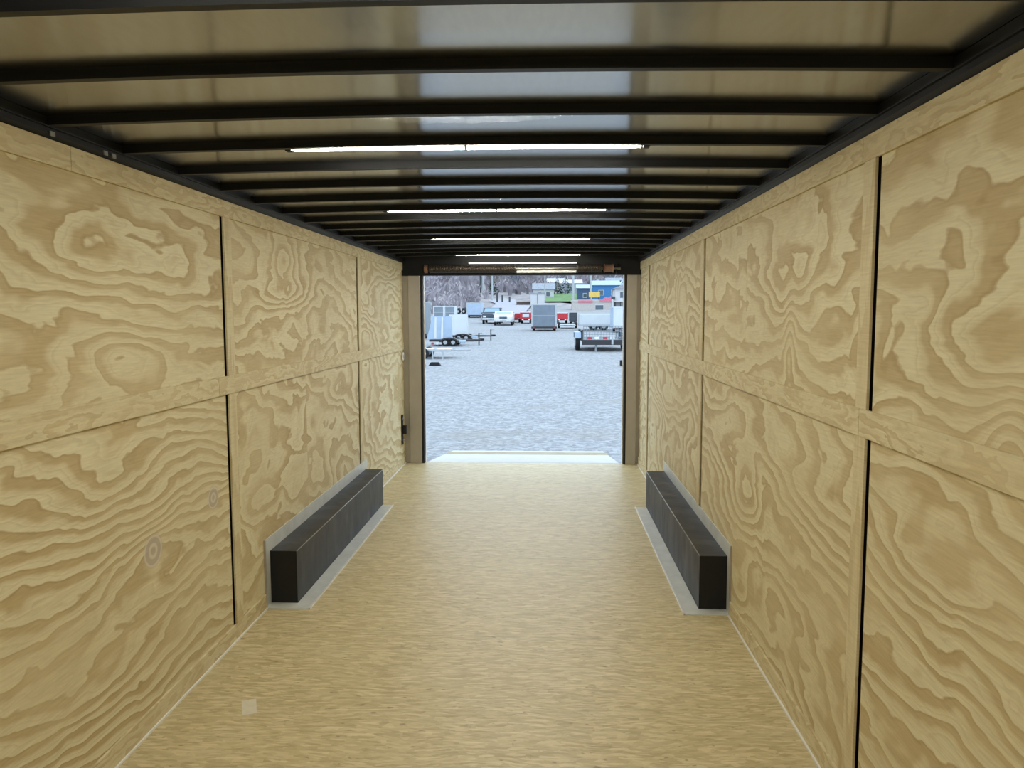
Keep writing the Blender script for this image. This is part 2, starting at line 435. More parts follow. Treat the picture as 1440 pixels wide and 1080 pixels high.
# ------------------------------------------------------------------ trailer shell
def box_obj(name, x0, x1, y0, y1, z0, z1, mat, parent=None, bevel=0.0, origin=None):
    return MB().box(x0, x1, y0, y1, z0, z1, bevel).build(name, mat, parent, origin=origin)

floor = struct(box_obj('floor', XL-.012, XR+.012, Y0, Y1, -0.10, 0.0, M['floor']))
sill = struct(box_obj('trim_1', XL-.05, XR+.05, Y1, Y1+.03, -0.12, -0.004, M['galv']))

# walls: dark backing with plywood sheets, cover strips and battens fixed to it
wall_l = struct(box_obj('wall_left', XL-.06, XL-.011, Y0-.05, Y1, -.1, ZSKIN+.06, M['black_backing']))
wall_r = struct(box_obj('wall_right', XR+.011, XR+.06, Y0-.05, Y1, -.1, ZSKIN+.06, M['black_backing']))
wall_f = struct(box_obj('wall_front', XL-.012, XR+.012, Y0-.03, Y0, 0, ZSKIN+.05, M['ply_plain']))

GAP, BW = 0.022, 0.082
SPLIT = 1.235
def panel(wall, side, y0, y1, z0, z1, mat):
    x0, x1 = (XL-.011, XL) if side < 0 else (XR, XR+.011)
    return box_obj('plywood_panel', x0, x1, y0, y1, z0, z1, mat, wall, origin=(x0, y0, z0))
def strip(wall, side, y0, y1, z0, z1, mat, name='rail', t=0.010):
    x0, x1 = (XL, XL+t) if side < 0 else (XR-t, XR)
    return MB().box(x0, x1, y0, y1, z0, z1, 0.0012).build(name, mat, wall, origin=(x0, y0, z0))

def side_wall(wall, side, bounds, specs):
    """bounds: seam positions along the trailer; a gap then a batten follows each seam"""
    rails = [Y0] + [b - .10 if side < 0 else b + .10 for b in bounds] + [Y1]
    starts = [Y0] + [b+GAP+.035 for b in bounds]; ends = list(bounds) + [Y1]
    for i, (a, e) in enumerate(zip(starts, ends)):
        for lvl, (z0, z1) in enumerate(((0.0, SPLIT-.001), (SPLIT+.001, ZW))):
            sp = dict(specs.get((i, lvl), {}))
            ey = tuple((cu-a, cv-z0, ru, rv, am) for (cu, cv, ru, rv, am) in sp.pop('eyes', ()))
            kn = tuple((cu-a, cv-z0, r) for (cu, cv, r) in sp.pop('knots', ()))
            jn = tuple(j-a for j in sp.pop('joints', ()))
            seed = sp.pop('seed', 3.1*i + 17*lvl + (0 if side < 0 else 7.7))
            m = plywood('plywood_sheet', seed, eyes=ey, knots=kn, joints=jn, **sp)
            panel(wall, side, a, e, z0, z1, m)
    for b in bounds:
        for z0, z1 in ((0.372 if 3.9 < b < 6.3 else 0.082, 1.193), (1.277, 2.012)):
            strip(wall, side, b+GAP, b+GAP+BW, z0, z1, M['batten'], 'batten', 0.009)
    return rails

L_SEAMS = [1.06, 3.545, 6.095]
R_SEAMS = [-0.16, 2.315, 4.79, 7.345]
side_wall(wall_l, -1, L_SEAMS, {
    (1, 1): dict(seed=2.0, k=5.5, a1=3.6, su=.7, sv=2.2, eyes=((2.49, 1.76, .32, .12, 1.9), (3.09, 1.70, .36, .15, 2.1), (2.70, 1.40, .26, .09, -2.2), (1.95, 1.35, .5, .1, 1.5))),
    (1, 0): dict(seed=4.4, k=12.5, slope=1.5, a1=5.5, su=.8, sv=2.0, eyes=((2.83, .667, .30, .10, -2.8), (2.5, .98, .35, .14, 2.2), (2.3, .3, .5, .15, 1.8)), knots=((2.83, .667, .075), (3.374, .743, .06))),
    (2, 1): dict(seed=9.2, k=4.0, a1=7.5, su=.9, sv=2.1, eyes=((4.43, 1.88, .26, .12, 3.2), (4.55, 1.69, .42, .10, 3.0))),
    (2, 0): dict(seed=12.9, k=3.0, slope=1.2, a1=8.0, su=.8, sv=1.7, joints=(4.75,)),
    (3, 1): dict(seed=15.5, k=4.5, a1=8.0, su=.9, sv=2.4),
    (3, 0): dict(seed=19.5, k=4.0, slope=1.8, a1=8.0, su=.8, sv=1.8),
})
side_wall(wall_r, 1, R_SEAMS, {
    (1, 1): dict(seed=22.0, k=4.0, slope=-1.2, a1=5.0, su=.8, sv=2.1, eyes=((1.80, 1.47, .30, .12, 2.8), (1.62, 1.27, .1, .12, -2.6))),
    (1, 0): dict(seed=26.3, k=10.5, slope=-1.8, a1=6.0, su=.8, sv=2.0, eyes=((1.92, .95, .3, .1, 1.6),)),
    (2, 1): dict(seed=31.0, k=4.5, a1=5.0, su=.8, sv=1.9, eyes=((3.15, 1.72, .36, .16, 2.6), (2.9, 1.75, .6, .32, 2.8), (3.11, 1.44, .07, .22, -1.5)), joints=(3.80,)),
    (2, 0): dict(seed=35.2, k=6.0, slope=-1.6, a1=7.0, su=.8, sv=1.8, eyes=((3.7, .72, .3, .16, 2.0),)),
    (3, 1): dict(seed=38.1, k=4.5, a1=8.0, su=.9, sv=2.2, joints=(5.9,)),
    (3, 0): dict(seed=42.4, k=4.5, slope=-1.0, a1=8.0, su=.8, sv=1.8),
})
# cover strips: mid rail over the sheet joint, top strip under the roof, broken where the photograph shows butt joints
for wall, side, mids, tops in ((wall_l, -1, [Y0, .95, 3.455, 6.03, Y1-.02], [Y0, 0.0, 2.42, 4.86, 7.3, Y1-.02]),
                               (wall_r, 1, [Y0, -.05, 2.385, 4.88, 7.40, Y1-.02], [Y0, 0.0, 2.43, 4.87, 7.3, Y1-.02])):
    for a, e in zip(mids, mids[1:]):
        strip(wall, side, a+.0015, e-.0015, 1.193, 1.277, M['strip'], 'rail')
    for a, e in zip(tops, tops[1:]):
        strip(wall, side, a+.0015, e-.0015, 2.012, ZW, M['strip'], 'top_strip')
for nm, side, segs in (('baseboard_left', -1, ((Y0, 3.955), (6.33, Y1-.02))), ('baseboard_right', 1, ((Y0, 3.955), (6.33, Y1-.02)))):
    b = MB()
    for a, e in segs:
        x0, x1 = (XL, XL+.010) if side < 0 else (XR-.010, XR)
        b.box(x0, x1, a, e, 0.0, .080, .0012)
    bb = struct(b.build(nm, M['strip']))
    c = MB()
    for a, e in segs:
        x0, x1 = (XL+.010, XL+.017) if side < 0 else (XR-.017, XR-.010)
        c.box(x0, x1, a, e, 0.0, .007)
    c.build('caulk_bead', M['white_plastic'], bb)

# roof: arched aluminium skin on black cross bars, black cove along each wall
def zarch(x): 
    u = (x-XC)/((XR-XL)/2); return ARCH*(1-u*u)
b = MB(); N = 16; prev = None
for i in range(N+1):
    x = XL-.02 + (XR-XL+.04)*i/N; z = ZSKIN + zarch(x)
    cur = [b.bm.verts.new((x, y, z+dz)) for y in (Y0-.02, Y1) for dz in (0, .02)]
    if prev:
        b.bm.faces.new([prev[0], cur[0], cur[2], prev[2]])
        b.bm.faces.new([prev[1], prev[3], cur[3], cur[1]])
    prev = cur
ceiling = struct(b.build('ceiling', M['skin'], smooth=True))
bars = []
for i in range(-6, 17):
    y = BAR_FIRST + i*BAR_STEP
    if y > Y1-.12: continue
    b = MB(); prev = None
    for k in range(N+1):
        x = XL + (XR-XL)*k/N; z = ZBAR + zarch(x)
        cur = [b.bm.verts.new(p) for p in ((x, y-.013, z), (x, y+.013, z), (x, y+.013, z+BAR), (x, y-.013, z+BAR))]
        if prev:
            for q in range(4): b.bm.faces.new([prev[q], prev[(q+1) % 4], cur[(q+1) % 4], cur[q]])
        else: b.bm.faces.new(cur)
        prev = cur
    b.bm.faces.new(prev[::-1])
    bars.append(b.build('cross_bar', M['black_steel'], ceiling))
for nm, side in (('trim_2', -1), ('trim_3', 1)):
    x = XL if side < 0 else XR; s = -side
    pts = [(x-s*.012, ZW), (x+s*.004, ZW), (x+s*.022, ZW+.012), (x+s*.022, ZBAR-.002), (x+s*.032, ZBAR-.002), (x+s*.032, ZSKIN), (x-s*.012, ZSKIN)]
    t2 = struct(MB().prism(pts, 'y', Y0, Y1-.005).build(nm, M['black_steel']))
    if side < 0:
        for yy in (2.30, 2.58, 2.63):
            MB().box(x+.022, x+.026, yy, yy+.022, ZW+.006, ZW+.020).build('clip', M['shaft'], t2)

# LED strip lights under every fourth bar
LX0, LX1 = -0.885, 0.325
def ceiling_light(y, z, label, loc=None):
    x = (LX0+LX1)/2; hl = (LX1-LX0)/2
    t = thing('ceiling_light', label, 'ceiling light', (x, y, z), 0, 'LED strip lights under the roof bars')
    MB().box(-hl, hl, -.014, .014, .004, .014, .001).build('housing', M['white_plastic'], t)
    MB().prism([(-.012, .004), (-.012, .000), (-.008, -.004), (.008, -.004), (.012, .000), (.012, .004)], 'x', -hl+.008, hl-.008).build('diffuser', M['led'], t)
    for s in (-1, 1):
        MB().box(min(s*hl, s*(hl+.022)), max(s*hl, s*(hl+.022)), -.016, .016, -.006, .016, .002).build('end_cap', M['black_matte'], t)
    MB().box(-.005, .005, -.015, .015, -.0055, .006).build('clip', M['frame_grey'], t)
    return t
lz = lambda y: ZBAR + ARCH - .0010
NL = BAR_FIRST + 3*BAR_STEP
ceiling_light(NL + .030, lz(0), 'long bright LED strip light nearest the camera, under a black roof bar')
for i, lab in ((7, 'bright LED strip light second from the camera under the black roof bars'),
               (11, 'bright LED strip light third from the camera under the black roof bars'),
               (15, 'short looking LED strip light under the roof bar nearest the rear opening'),
               (-1, 'LED strip light under the roof bar right above the camera'),
               (-5, 'LED strip light under the foremost roof bar by the front wall')):
    ceiling_light(BAR_FIRST + i*BAR_STEP + .030, lz(0), lab)

# ------------------------------------------------------------------ rear opening
DX0, DX1, DZ = -1.31, 0.815, 1.958
door = struct(MB().box(XL-.05, XR+.05, Y1-.06, Y1+.02, DZ, ZSKIN+.05).build('door_1', M['black_steel']))
for (a, e, s) in ((XL+.062, DX0, -1), (DX1, XR-.035, 1)):
    MB().box(a, e, Y1-.055, Y1+.02, 0.0, DZ, .004).build('jamb', M['jamb'], door)
    o0, o1 = (XL-.05, a) if s < 0 else (e, XR+.05)
    MB().box(o0, o1, Y1-.02, Y1+.02, 0.0, DZ).build('side_post', M['jamb'], door)
    g0, g1 = (a + (e-a)*.0 if s > 0 else e), None
    gx = (DX0-.002, DX0+.022) if s < 0 else (DX1-.022, DX1+.002)
    MB().box(gx[0], gx[1], Y1-.05, Y1+.03, 0.0, DZ-.001, .003).build('weather_seal', M['rubber'], door)
    ex = (DX0+.022, DX0+.034) if s < 0 else (DX1-.034, DX1-.022)
    MB().box(ex[0], ex[1], Y1-.0, Y1+.03, -.004, ZSKIN-.06 if s > 0 else DZ, .002).build('edge_trim', M['edge'], door)

# lift spring assembly of the ramp door, in front of the header
sp = thing('door_spring', 'dark coil spring shaft of the ramp door, mounted along the top of the opening', 'spring', (-.25, Y1-.115, 2.022))
MB().tube([(-.98, 0, 0), (.99, 0, 0)], .014, 12).build('shaft', M['shaft'], sp, smooth=True)
def coil(x0, x1, r, turns, wire):
    n = int(turns*14); return [(x0+(x1-x0)*i/n, r*math.cos(2*PI*turns*i/n), r*math.sin(2*PI*turns*i/n)) for i in range(n+1)]
b = MB(); b.tube(coil(-.955, -.07, .036, 62, .006), .0068, 6); b.build('coil_spring', M['spring'], sp, smooth=True)
MB().box(-.06, .545, -.018, .02, -.045, -.018, .003).build('grey_channel', M['shaft'], sp)
b = MB(); b.tube(coil(.56, .80, .036, 17, .006), .0068, 6); b.build('coil_spring', M['spring'], sp, smooth=True)
for x in (-.075, .555):
    MB().lathe([(-.006, .044), (.006, .044)], (x, 0, 0), 'x', 20).build('spring_cone', M['spring'], sp)
MB().lathe([(-.05, .030), (-.045, .046), (-.035, .038), (.035, .038), (.045, .046), (.05, .030)], (.87, 0, 0), 'x', 22).build('cable_drum', M['rust'], sp, smooth=False)
MB().lathe([(-.02, .030), (-.016, .042), (.016, .042), (.02, .030)], (-.985, 0, 0), 'x', 22).build('cable_drum', M['rust'], sp, smooth=False)
for x in (-1.0, .0, .95):
    MB().box(x-.006, x+.006, -.012, .056, -.05, .05, .001).build('bracket', M['black_matte'], sp)
t = thing('header_glow_strip', 'thin dim white glowing strip on the black header above the rear opening', 'light', (-.25, Y1-.10, 2.088))  # bright streak along the header, drawn as a weakly emissive bar
MB().box(-.56, .56, -.010, .042, -.003, .006, .001).build('housing', M['black_matte'], t)
MB().box(-.55, .55, -.012, .012, -.014, -.003, .002).build('diffuser', M['glow_dim'], t)

# ramp door lying open on the gravel
RW0, RW1 = -1.275, .76
ramp_len = 2.32; ramp_drop = .285; ra = math.atan2(ramp_drop, ramp_len)
rp = thing('ramp_door', 'open ramp door sloping down from the trailer floor onto the gravel', 'ramp', (XC, Y1+.035, -.004))
rot = Matrix.Rotation(-ra, 3, 'X')
L = math.hypot(ramp_len, ramp_drop)
M['ramp_wood'] = plywood('ramp_plywood', 61.0, k=3, a1=5, contrast=.35, horiz='x', dim=.55)
M['ramp_pale'] = plain('overexposed_ramp_wood', (0.52, 0.51, 0.47), 0.6, 0, 0.3, 0.05)  # wood blown out by daylight, the glare put into this pale colour
MB().box(RW0-XC, RW1-XC, 0.0, L*.62, -.045, 0.0, .003, rot).build('deck', M['ramp_pale'], rp)
MB().box(RW0-XC, RW1-XC, L*.62, L*.86, -.045, .001, .003, rot).build('traction_strip', M['ramp_wood'], rp)
MB().box(RW0-XC, RW1-XC, L*.86, L, -.040, .0, .003, rot).build('flap', M['ramp_pale'], rp)
MB().tube([(RW0-XC, .0, -.01), (RW1-XC, .0, -.01)], .012, 10).build('hinge', M['shaft'], rp, smooth=True)

# things on the left wall by the opening
t = thing('wall_bracket', 'black metal latch bracket low on the left wall beside the rear opening', 'bracket', (XL, 7.90, .22))
MB().box(0, .012, -.035, .035, 0, .31, .004).build('plate', M['black_matte'], t)
MB().box(.012, .05, -.02, .03, .11, .20, .006).build('catch', M['black_matte'], t)
for z in (.045, .265):
    MB().lathe([(0, .014), (.008, .014), (.013, .008)], (.012, 0, z), 'x', 12).build('bolt', M['shaft'], t)
t = thing('light_switch', 'small round pale switch at the rail end beside the left door post', 'light switch', (XL+.007, 7.965, 1.13))
MB().box(0, .012, -.030, .030, -.04, .04, .008).build('plate', M['white_plastic'], t)
MB().box(.012, .022, -.012, .012, -.02, .02, .004).build('rocker', M['frame_grey'], t)

# ------------------------------------------------------------------ wheel boxes
def wheel_box(side, label):
    y0, y1, h = 4.045, 6.265, .288
    xw = XL if side < 0 else XR; s = -side
    xi = xw + s*.148
    t = thing('wheel_box', label, 'wheel box', (xw, y0, 0))
    def X(a, b): a, b = s*a, s*b; return (min(a, b), max(a, b))
    D = y1-y0
    MB().box(*X(0.0, .148), 0, .003, 0, h).build('end_plate', M['black_matte'], t)
    MB().box(*X(0.0, .148), D-.003, D, 0, h).build('end_plate', M['black_matte'], t)
    MB().box(*X(.145, .148), .003, D-.003, 0, h).build('side_plate', M['wheel_box'], t)
    MB().box(*X(0.0, .149), 0, D, h, h+.003).build('top_plate', M['wheel_box'], t)
    b = MB().tube([(s*.1475, .0, h+.001), (s*.1475, D, h+.001)], .0028, 8); b.build('folded_edge', M['shaft'], t, smooth=True)
    f = MB().box(*X(0, .240), -.085, -.003, 0, .004).box(*X(.150, .240), -.003, D-.05, 0, .004).build('floor_flange', M['galv'], t)
    MB().box(*X(.234, .243), -.085, D-.05, 0, .009, .001).build('flange_edge', M['edge'], f)
    w = MB().box(*X(0, .004), -.075, -.003, .0, .368).box(*X(0, .004), -.003, D+.06, h+.003, .368).build('wall_flange', M['galv'], t)
    MB().box(*X(0, .009), -.085, -.075, 0, .370, .001).build('flange_edge', M['jamb'], w)
    return t
wheel_box(-1, 'long black steel wheel box against the left plywood wall')
wheel_box(1, 'long black steel wheel box against the right plywood wall')

tp = tag(MB().box(-.028, .028, -.062, .062, 0, .0006).build('tape_scrap', M['paper'], loc=(-1.187, 2.93, .0004)),
         'small pale scrap of tape stuck on the floor near the left wall', 'tape')
tp.rotation_euler = (0, 0, math.radians(22))

# ------------------------------------------------------------------ outside: vehicles
def wheel_mb(x, y, r, w):
    return MB().lathe([(-w/2, r*.55), (-w/2, r*.9), (-w*.4, r), (w*.4, r), (w/2, r*.9), (w/2, r*.55)], (x, y, r), 'x', 20)
def add_wheel(t, x, y, r, w, axis='x', rim=True):
    b = MB().lathe([(-w/2, r*.55), (-w/2, r*.9), (-w*.4, r), (w*.4, r), (w/2, r*.9), (w/2, r*.55)], (x, y, r), axis, 20)
    wh = b.build('wheel', M['rubber'], t)
    MB().lathe([(-w*.53, r*.2), (-w*.51, r*.5), (w*.51, r*.5), (w*.53, r*.2)], (x, y, r), axis, 14).build('rim', M['frame_grey'], wh)
    return wh

def cargo_trailer(name_lab, loc, w, l, h, skin, panel_mat, frame_mat, rz=0, gap=.30, name='cargo_trailer'):
    """enclosed trailer, rear end towards -y"""
    t = thing(name, name_lab, 'trailer', (loc[0], loc[1], gz(loc[0], loc[1])), rz)
    MB().box(-w/2, w/2, 0, l, gap, h, .05).build('body', skin, t)
    fr = .075*w
    b = MB()
    b.box(-w/2, -w/2+fr, -.03, .02, gap, h, .01).box(w/2-fr, w/2, -.03, .02, gap, h, .01).box(-w/2+fr, w/2-fr, -.03, .02, h-fr*.9, h, .01)
    b.build('rear_frame', frame_mat, t)
    d = MB().box(-w/2+fr, w/2-fr, -.025, .0, gap+.06, h-fr*.9, .008).build('ramp_door', panel_mat, t)
    MB().box(-w/2+fr+.02, w/2-fr-.02, -.03, -.024, (gap+h)/2-.01, (gap+h)/2+.01).build('door_seam', frame_mat, d)
    MB().box(-w/2, w/2, -.06, .02, gap-.09, gap+.05, .01).build('bumper', M['black_trailer'], t)
    for s in (-1, 1):
        MB().box(s*w*.40-.05, s*w*.40+.05, -.07, -.05, gap-.05, gap+.01).build('tail_light', M['tail'], t)
        add_wheel(t, s*(w/2-.16), l*.52, .33, .20)
    MB().tube([(-w*.3, l, gap-.05), (0, l+1.0, gap-.05), (w*.3, l, gap-.05)], .04, 6).build('tongue', M['black_trailer'], t)
    return t

cargo_trailer('grey enclosed cargo trailer standing end-on in the middle of the gravel lot', (-.22, 57), 1.87, 3.4, 2.03, M['frame_grey'], M['grey_skin'], M['frame_grey'])
cargo_trailer('narrow white trailer with grey end panel, left of its twin behind white gates', (-11.63, 83.3), 1.14, 2.2, 1.62, M['alu'], M['grey_mid'], M['alu'])
cargo_trailer('narrow white trailer with grey end panel, right of its twin behind white gates', (-10.42, 83.3), 1.14, 2.2, 1.62, M['alu'], M['grey_mid'], M['alu'])
cargo_trailer('pale blue enclosed trailer parked at the foot of the brown hill', (-8.85, 94.4), 1.85, 3.0, 1.85, M['pale_blue'], M['pale_blue'], M['frame_grey'])
cargo_trailer('small black enclosed trailer beside red machines, behind the open black trailer', (2.52, 75.3), .74, 1.6, 1.05, M['black_trailer'], M['dark_trailer'], M['black_trailer'], gap=.22)
cargo_trailer('pale enclosed trailer standing tall at the right edge of the opening', (5.35, 54.2), 1.55, 2.8, 1.80, M['pale_blue'], M['alu'], M['alu'])
cargo_trailer('dark grey trailer end at the left edge of the opening', (-7.75, 44.0), 1.55, 2.6, 2.15, M['grey_mid'], M['dark_trailer'], M['alu'])

# low long white trailer seen from the side behind the black open trailer
t = thing('flat_white_trailer', 'long low white trailer behind the open black trailer', 'trailer', (4.0, 58.6, gz(4.0, 58.6)))
MB().box(-1.62, 1.05, 0, 1.9, .42, 1.24, .06).build('body', M['alu'], t)
MB().box(-1.64, 1.07, -.02, 1.92, .36, .44, .01).build('floor_rail', M['frame_grey'], t)
for x in (-.5, .25): add_wheel(t, x, .14, .33, .2, 'y'); add_wheel(t, x, 1.78, .33, .2, 'y')

# open black utility trailer with a mesh gate, rear towards us
t = thing('utility_trailer', 'open black utility trailer with tail gate up at the right of the lot', 'trailer', (2.32, 32.6, gz(2.3, 32.6)))
MB().box(-.86, .92, 0, .10, .28, .50, .01).build('rear_beam', M['black_trailer'], t)
MB().box(-.86, .92, .1, 3.8, .42, .50, .01).build('deck', M['dark_trailer'], t)
b = MB()
b.tube([(-.80, 0, .5), (-.80, .02, 1.07), (.88, .02, 1.07), (.88, 0, .5)], .024, 8)
for k in range(1, 14): b.tube([(-.80+k*.12, .0, .5), (-.80+k*.12, .02, 1.07)], .009, 5)
for k in range(1, 5): b.tube([(-.80, .01, .5+k*.114), (.88, .01, .5+k*.114)], .010, 5)
b.build('mesh_gate', M['grey_mid'], t)
b = MB()
for s in (-.84, .90):
    b.box(s-.03, s+.03, .1, 3.8, .86, .91); 
    for k in range(4): b.box(s-.025, s+.025, .15+k*1.15, .21+k*1.15, .5, .88)
b.build('side_rail', M['black_trailer'], t)
for k, x in enumerate((-.55, -.25, .10, .40)):
    MB().box(x-.09, x+.09, -.02, 0.0, .52, .62, .005).build('tail_light', M['tail'] if k % 2 == 0 else M['lens'], t)
for x in (-1.0, 1.05):
    add_wheel(t, x, 1.25, .36, .19); 
    add_wheel(t, x, 2.10, .36, .19)
    pts = [(1.25-.5, .55), (1.25-.4, .80), (2.1+.4, .80), (2.1+.5, .55), (2.1+.47, .53), (2.1+.36, .77), (1.25-.36, .77), (1.25-.47, .53)]
    MB().prism(pts, 'x', x-.13, x+.13).build('fender', M['pale_blue'], t)
MB().box(-.30, -.22, .3, .38, .0, .30).build('jack_stand', M['frame_grey'], t)
MB().box(.36, .44, -.03, .02, .3, .68, .01).build('gate_latch', M['frame_grey'], t)
MB().tube([(-.5, 3.8, .44), (.03, 5.0, .44), (.56, 3.8, .44)], .045, 6).build('tongue', M['black_trailer'], t)

# two car haulers side-on with tall white gates folded up, tongues pointing right
def gate_trailer(label, loc, gw, gh, fend_x, tongue_x, ribs, panel_mat):
    t = thing('gate_trailer', label, 'trailer', (loc[0], loc[1], gz(*loc)), 0, 'white gated trailers on the left of the lot')
    MB().prism([(0, .33), (gw, .33), (gw-.02*gw, gh), (.24*gw if ribs else .02, gh)], 'y', -.05, .55).build('raised_gate', panel_mat, t)
    if ribs:
        b = MB()
        for f in (.30, .58):
            b.prism([(gw*f, .36), (gw*(f+.10), .36), (gw*(f+.11), gh-.03), (gw*(f+.04), gh-.03)], 'y', -.075, -.045)
        b.build('gate_rib', M['alu'], t)
    MB().box(.1, tongue_x-1.0, .0, 1.7, .22, .31, .01).build('deck_frame', M['black_trailer'], t)
    fx0, fx1 = fend_x
    w = fx1-fx0; h0 = .10
    arc = [(fx0+w*(.5-.5*math.cos(PI*i/12)), .20+.22*math.sin(PI*i/12)) for i in range(13)]
    ino = [(fx0+w*(.5-.44*math.cos(PI*i/12)), .20+.15*math.sin(PI*i/12)) for i in range(13)][::-1]
    MB().prism(arc+ino, 'y', -.28, .02).build('fender', M['black_trailer'], t)
    for f in (.30, .70): add_wheel(t, fx0+w*f, -.13, .19, .16, 'y')
    for f in (.30, .70): add_wheel(t, fx0+w*f, 1.6, .19, .16, 'y')
    MB().box(fx1-.02, fx1+.30, -.20, .3, .18, .30, .03).build('stone_guard', M['pale_blue'], t)
    MB().tube([(tongue_x-1.0, .1, .27), (tongue_x, .85, .27), (tongue_x-1.0, 1.6, .27)], .04, 6).build('tongue', M['black_trailer'], t)
    MB().box(tongue_x-.1, tongue_x+.12, .80, .90, .24, .34, .02).build('coupler', M['black_matte'], t)
    j = MB().tube([(tongue_x-.14, .85, .02), (tongue_x-.14, .85, .62)], .035, 8).build('jack', M['dark_trailer'], t)
    MB().tube([(tongue_x-.14, .85, .60), (tongue_x+.02, .85, .60)], .018, 6).build('crank', M['shaft'], j)
    for x in (.2, .42):
        MB().box(x, x+.13, -.02, .0, .08, .18, .01).build('marker_light', M['tail'] if x < .3 else M['lens'], t)
    MB().tube([(.75, .1, .0), (.75, .1, .3)], .03, 6).build('leg', M['frame_grey'], t)
    return t
gate_trailer('nearer white gate trailer on the left with tall ribbed gate over black fender', (-5.72, 36.9), 1.16, 1.42, (.62, 1.55), 2.55, True, M['pale_blue'])
gate_trailer('farther white gate trailer on the left, plain gate, partly behind the ribbed one', (-5.3, 41.9), 1.0, 1.44, (.25, 1.25), 2.35, False, M['alu'])

# low pale trailer frame nearest on the left
t = thing('low_trailer', 'low pale flat trailer frame, nearest on the left of the gravel lot', 'trailer', (-4.75, 28.2, gz(-4.7, 28.2)))
MB().box(0, 1.25, 0, .06, .28, .36, .005).box(0, 1.25, 1.2, 1.26, .28, .36, .005).box(0, .06, .06, 1.2, .28, .36).box(.6, .66, .06, 1.2, .28, .36).build('frame', M['frame_grey'], t)
MB().box(.06, 1.22, .06, 1.2, .33, .36).build('deck', M['alu'], t)
for x in (.55, .92): MB().box(x, x+.05, .0, .05, 0, .28).build('leg', M['frame_grey'], t)
for y in (-.05, 1.3): add_wheel(t, .25, y, .2, .14, 'y')
MB().tube([(1.25, .2, .32), (1.9, .6, .32), (1.25, 1.0, .32)], .03, 6).build('tongue', M['frame_grey'], t)
tag(MB().box(-.16, .16, -.12, .12, 0, .13, .03).build('rubber_chock', M['rubber'], loc=(-3.97, 24.2, gz(-4, 24.2))), 'dark rubber block on the gravel close to the left door post', 'wheel chock')
tag(MB().prism([(-.2, 0), (.2, 0), (.12, .11), (-.12, .11)], 'y', -.1, .1).build('rubber_chock', M['rubber'], loc=(-3.66, 25.2, gz(-3.7, 25.2))), 'second dark block on the gravel, right of and behind the one by the left post', 'wheel chock')
t = thing('tow_bar', 'black trailer coupler poking in low at the right edge of the opening', 'coupler', (2.42, 25.0, gz(2.4, 25)))
MB().box(0, .8, -.05, .05, .06, .17, .02).build('bar', M['black_matte'], t)
MB().box(-.09, .06, -.08, .08, .02, .20, .03).build('coupler_head', M['black_matte'], t)
MB().box(.3, .36, -.04, .04, 0, .3).build('leg', M['black_matte'], t)

def car(label, loc, w, l, h, paint, front=True, name='car', bed=False):
    t = thing(name, label, 'car' if name == 'car' else 'truck', (loc[0], loc[1], gz(*loc)))
    if bed:
        prof = [(0, .38), (.05, .95), (1.05, 1.05), (1.6, h), (2.9, h), (3.2, 1.08), (l, 1.08), (l, .4)]
        win = [(1.2, 1.12), (1.65, h-.08), (2.85, h-.08), (3.05, 1.12)]
    else:
        prof = [(0, .34), (.04, .78), (.15, .86), (1.05, .98), (1.75, h-.04), (2.1, h), (3.5, h), (l-.1, 1.0), (l, .8), (l, .36)]
        win = [(1.35, 1.0), (1.85, h-.1), (3.35, h-.1), (l-.35, 1.0)]
    MB().prism(prof, 'x', -w/2, w/2).build('body', paint, t)
    for s in (-1, 1):
        MB().prism(win, 'x', s*(w/2-.012) - .02, s*(w/2-.012) + .02).build('side_window', M['glass'], t)
        for y in (.75, l-.8): add_wheel(t, s*(w/2-.09), y, .33, .2)
        MB().box(s*w*.36-.15, s*w*.36+.15, -.03, .03, .62, .78, .02).build('headlight', M['lens'], t)
        MB().box(s*(w/2+.08)-.08, s*(w/2+.08)+.08, 1.25, 1.33, .98, 1.1, .02).build('mirror', paint, t)
    y0, z0, y1, z1 = (1.05, 1.05, 1.6, h) if bed else (1.05, .98, 1.75, h-.04)
    d = Vector((0, y1-y0, z1-z0)); n = Vector((0, -(z1-z0), y1-y0)).normalized()*.015
    a, e = Vector((0, y0, z0))+d*.12, Vector((0, y0, z0))+d*.9
    MB().quad((-w*.44, a.y+n.y, a.z+n.z), (w*.44, a.y+n.y, a.z+n.z), (w*.39, e.y+n.y, e.z+n.z), (-w*.39, e.y+n.y, e.z+n.z)).build('windshield', M['glass_blue'], t)
    MB().box(-w*.2, w*.2, -.02, .03, .60, .80, .01).build('grille', M['glass'], t)
    MB().box(-w*.48, w*.48, -.07, .06, .38, .56, .03).build('bumper', M['chrome'], t)
    MB().box(-.26, .26, -.08, -.07, .42, .53).build('number_plate', M['frame_grey'], t)
    return t
car('white car facing the camera far across the gravel lot', (-3.92, 69.4), 1.66, 4.2, 1.28, M['car_white'])
car('dark pickup truck parked behind the left side of the white car', (-5.35, 74.5), 1.75, 5.0, 1.55, M['car_navy'], name='pickup_truck', bed=True)

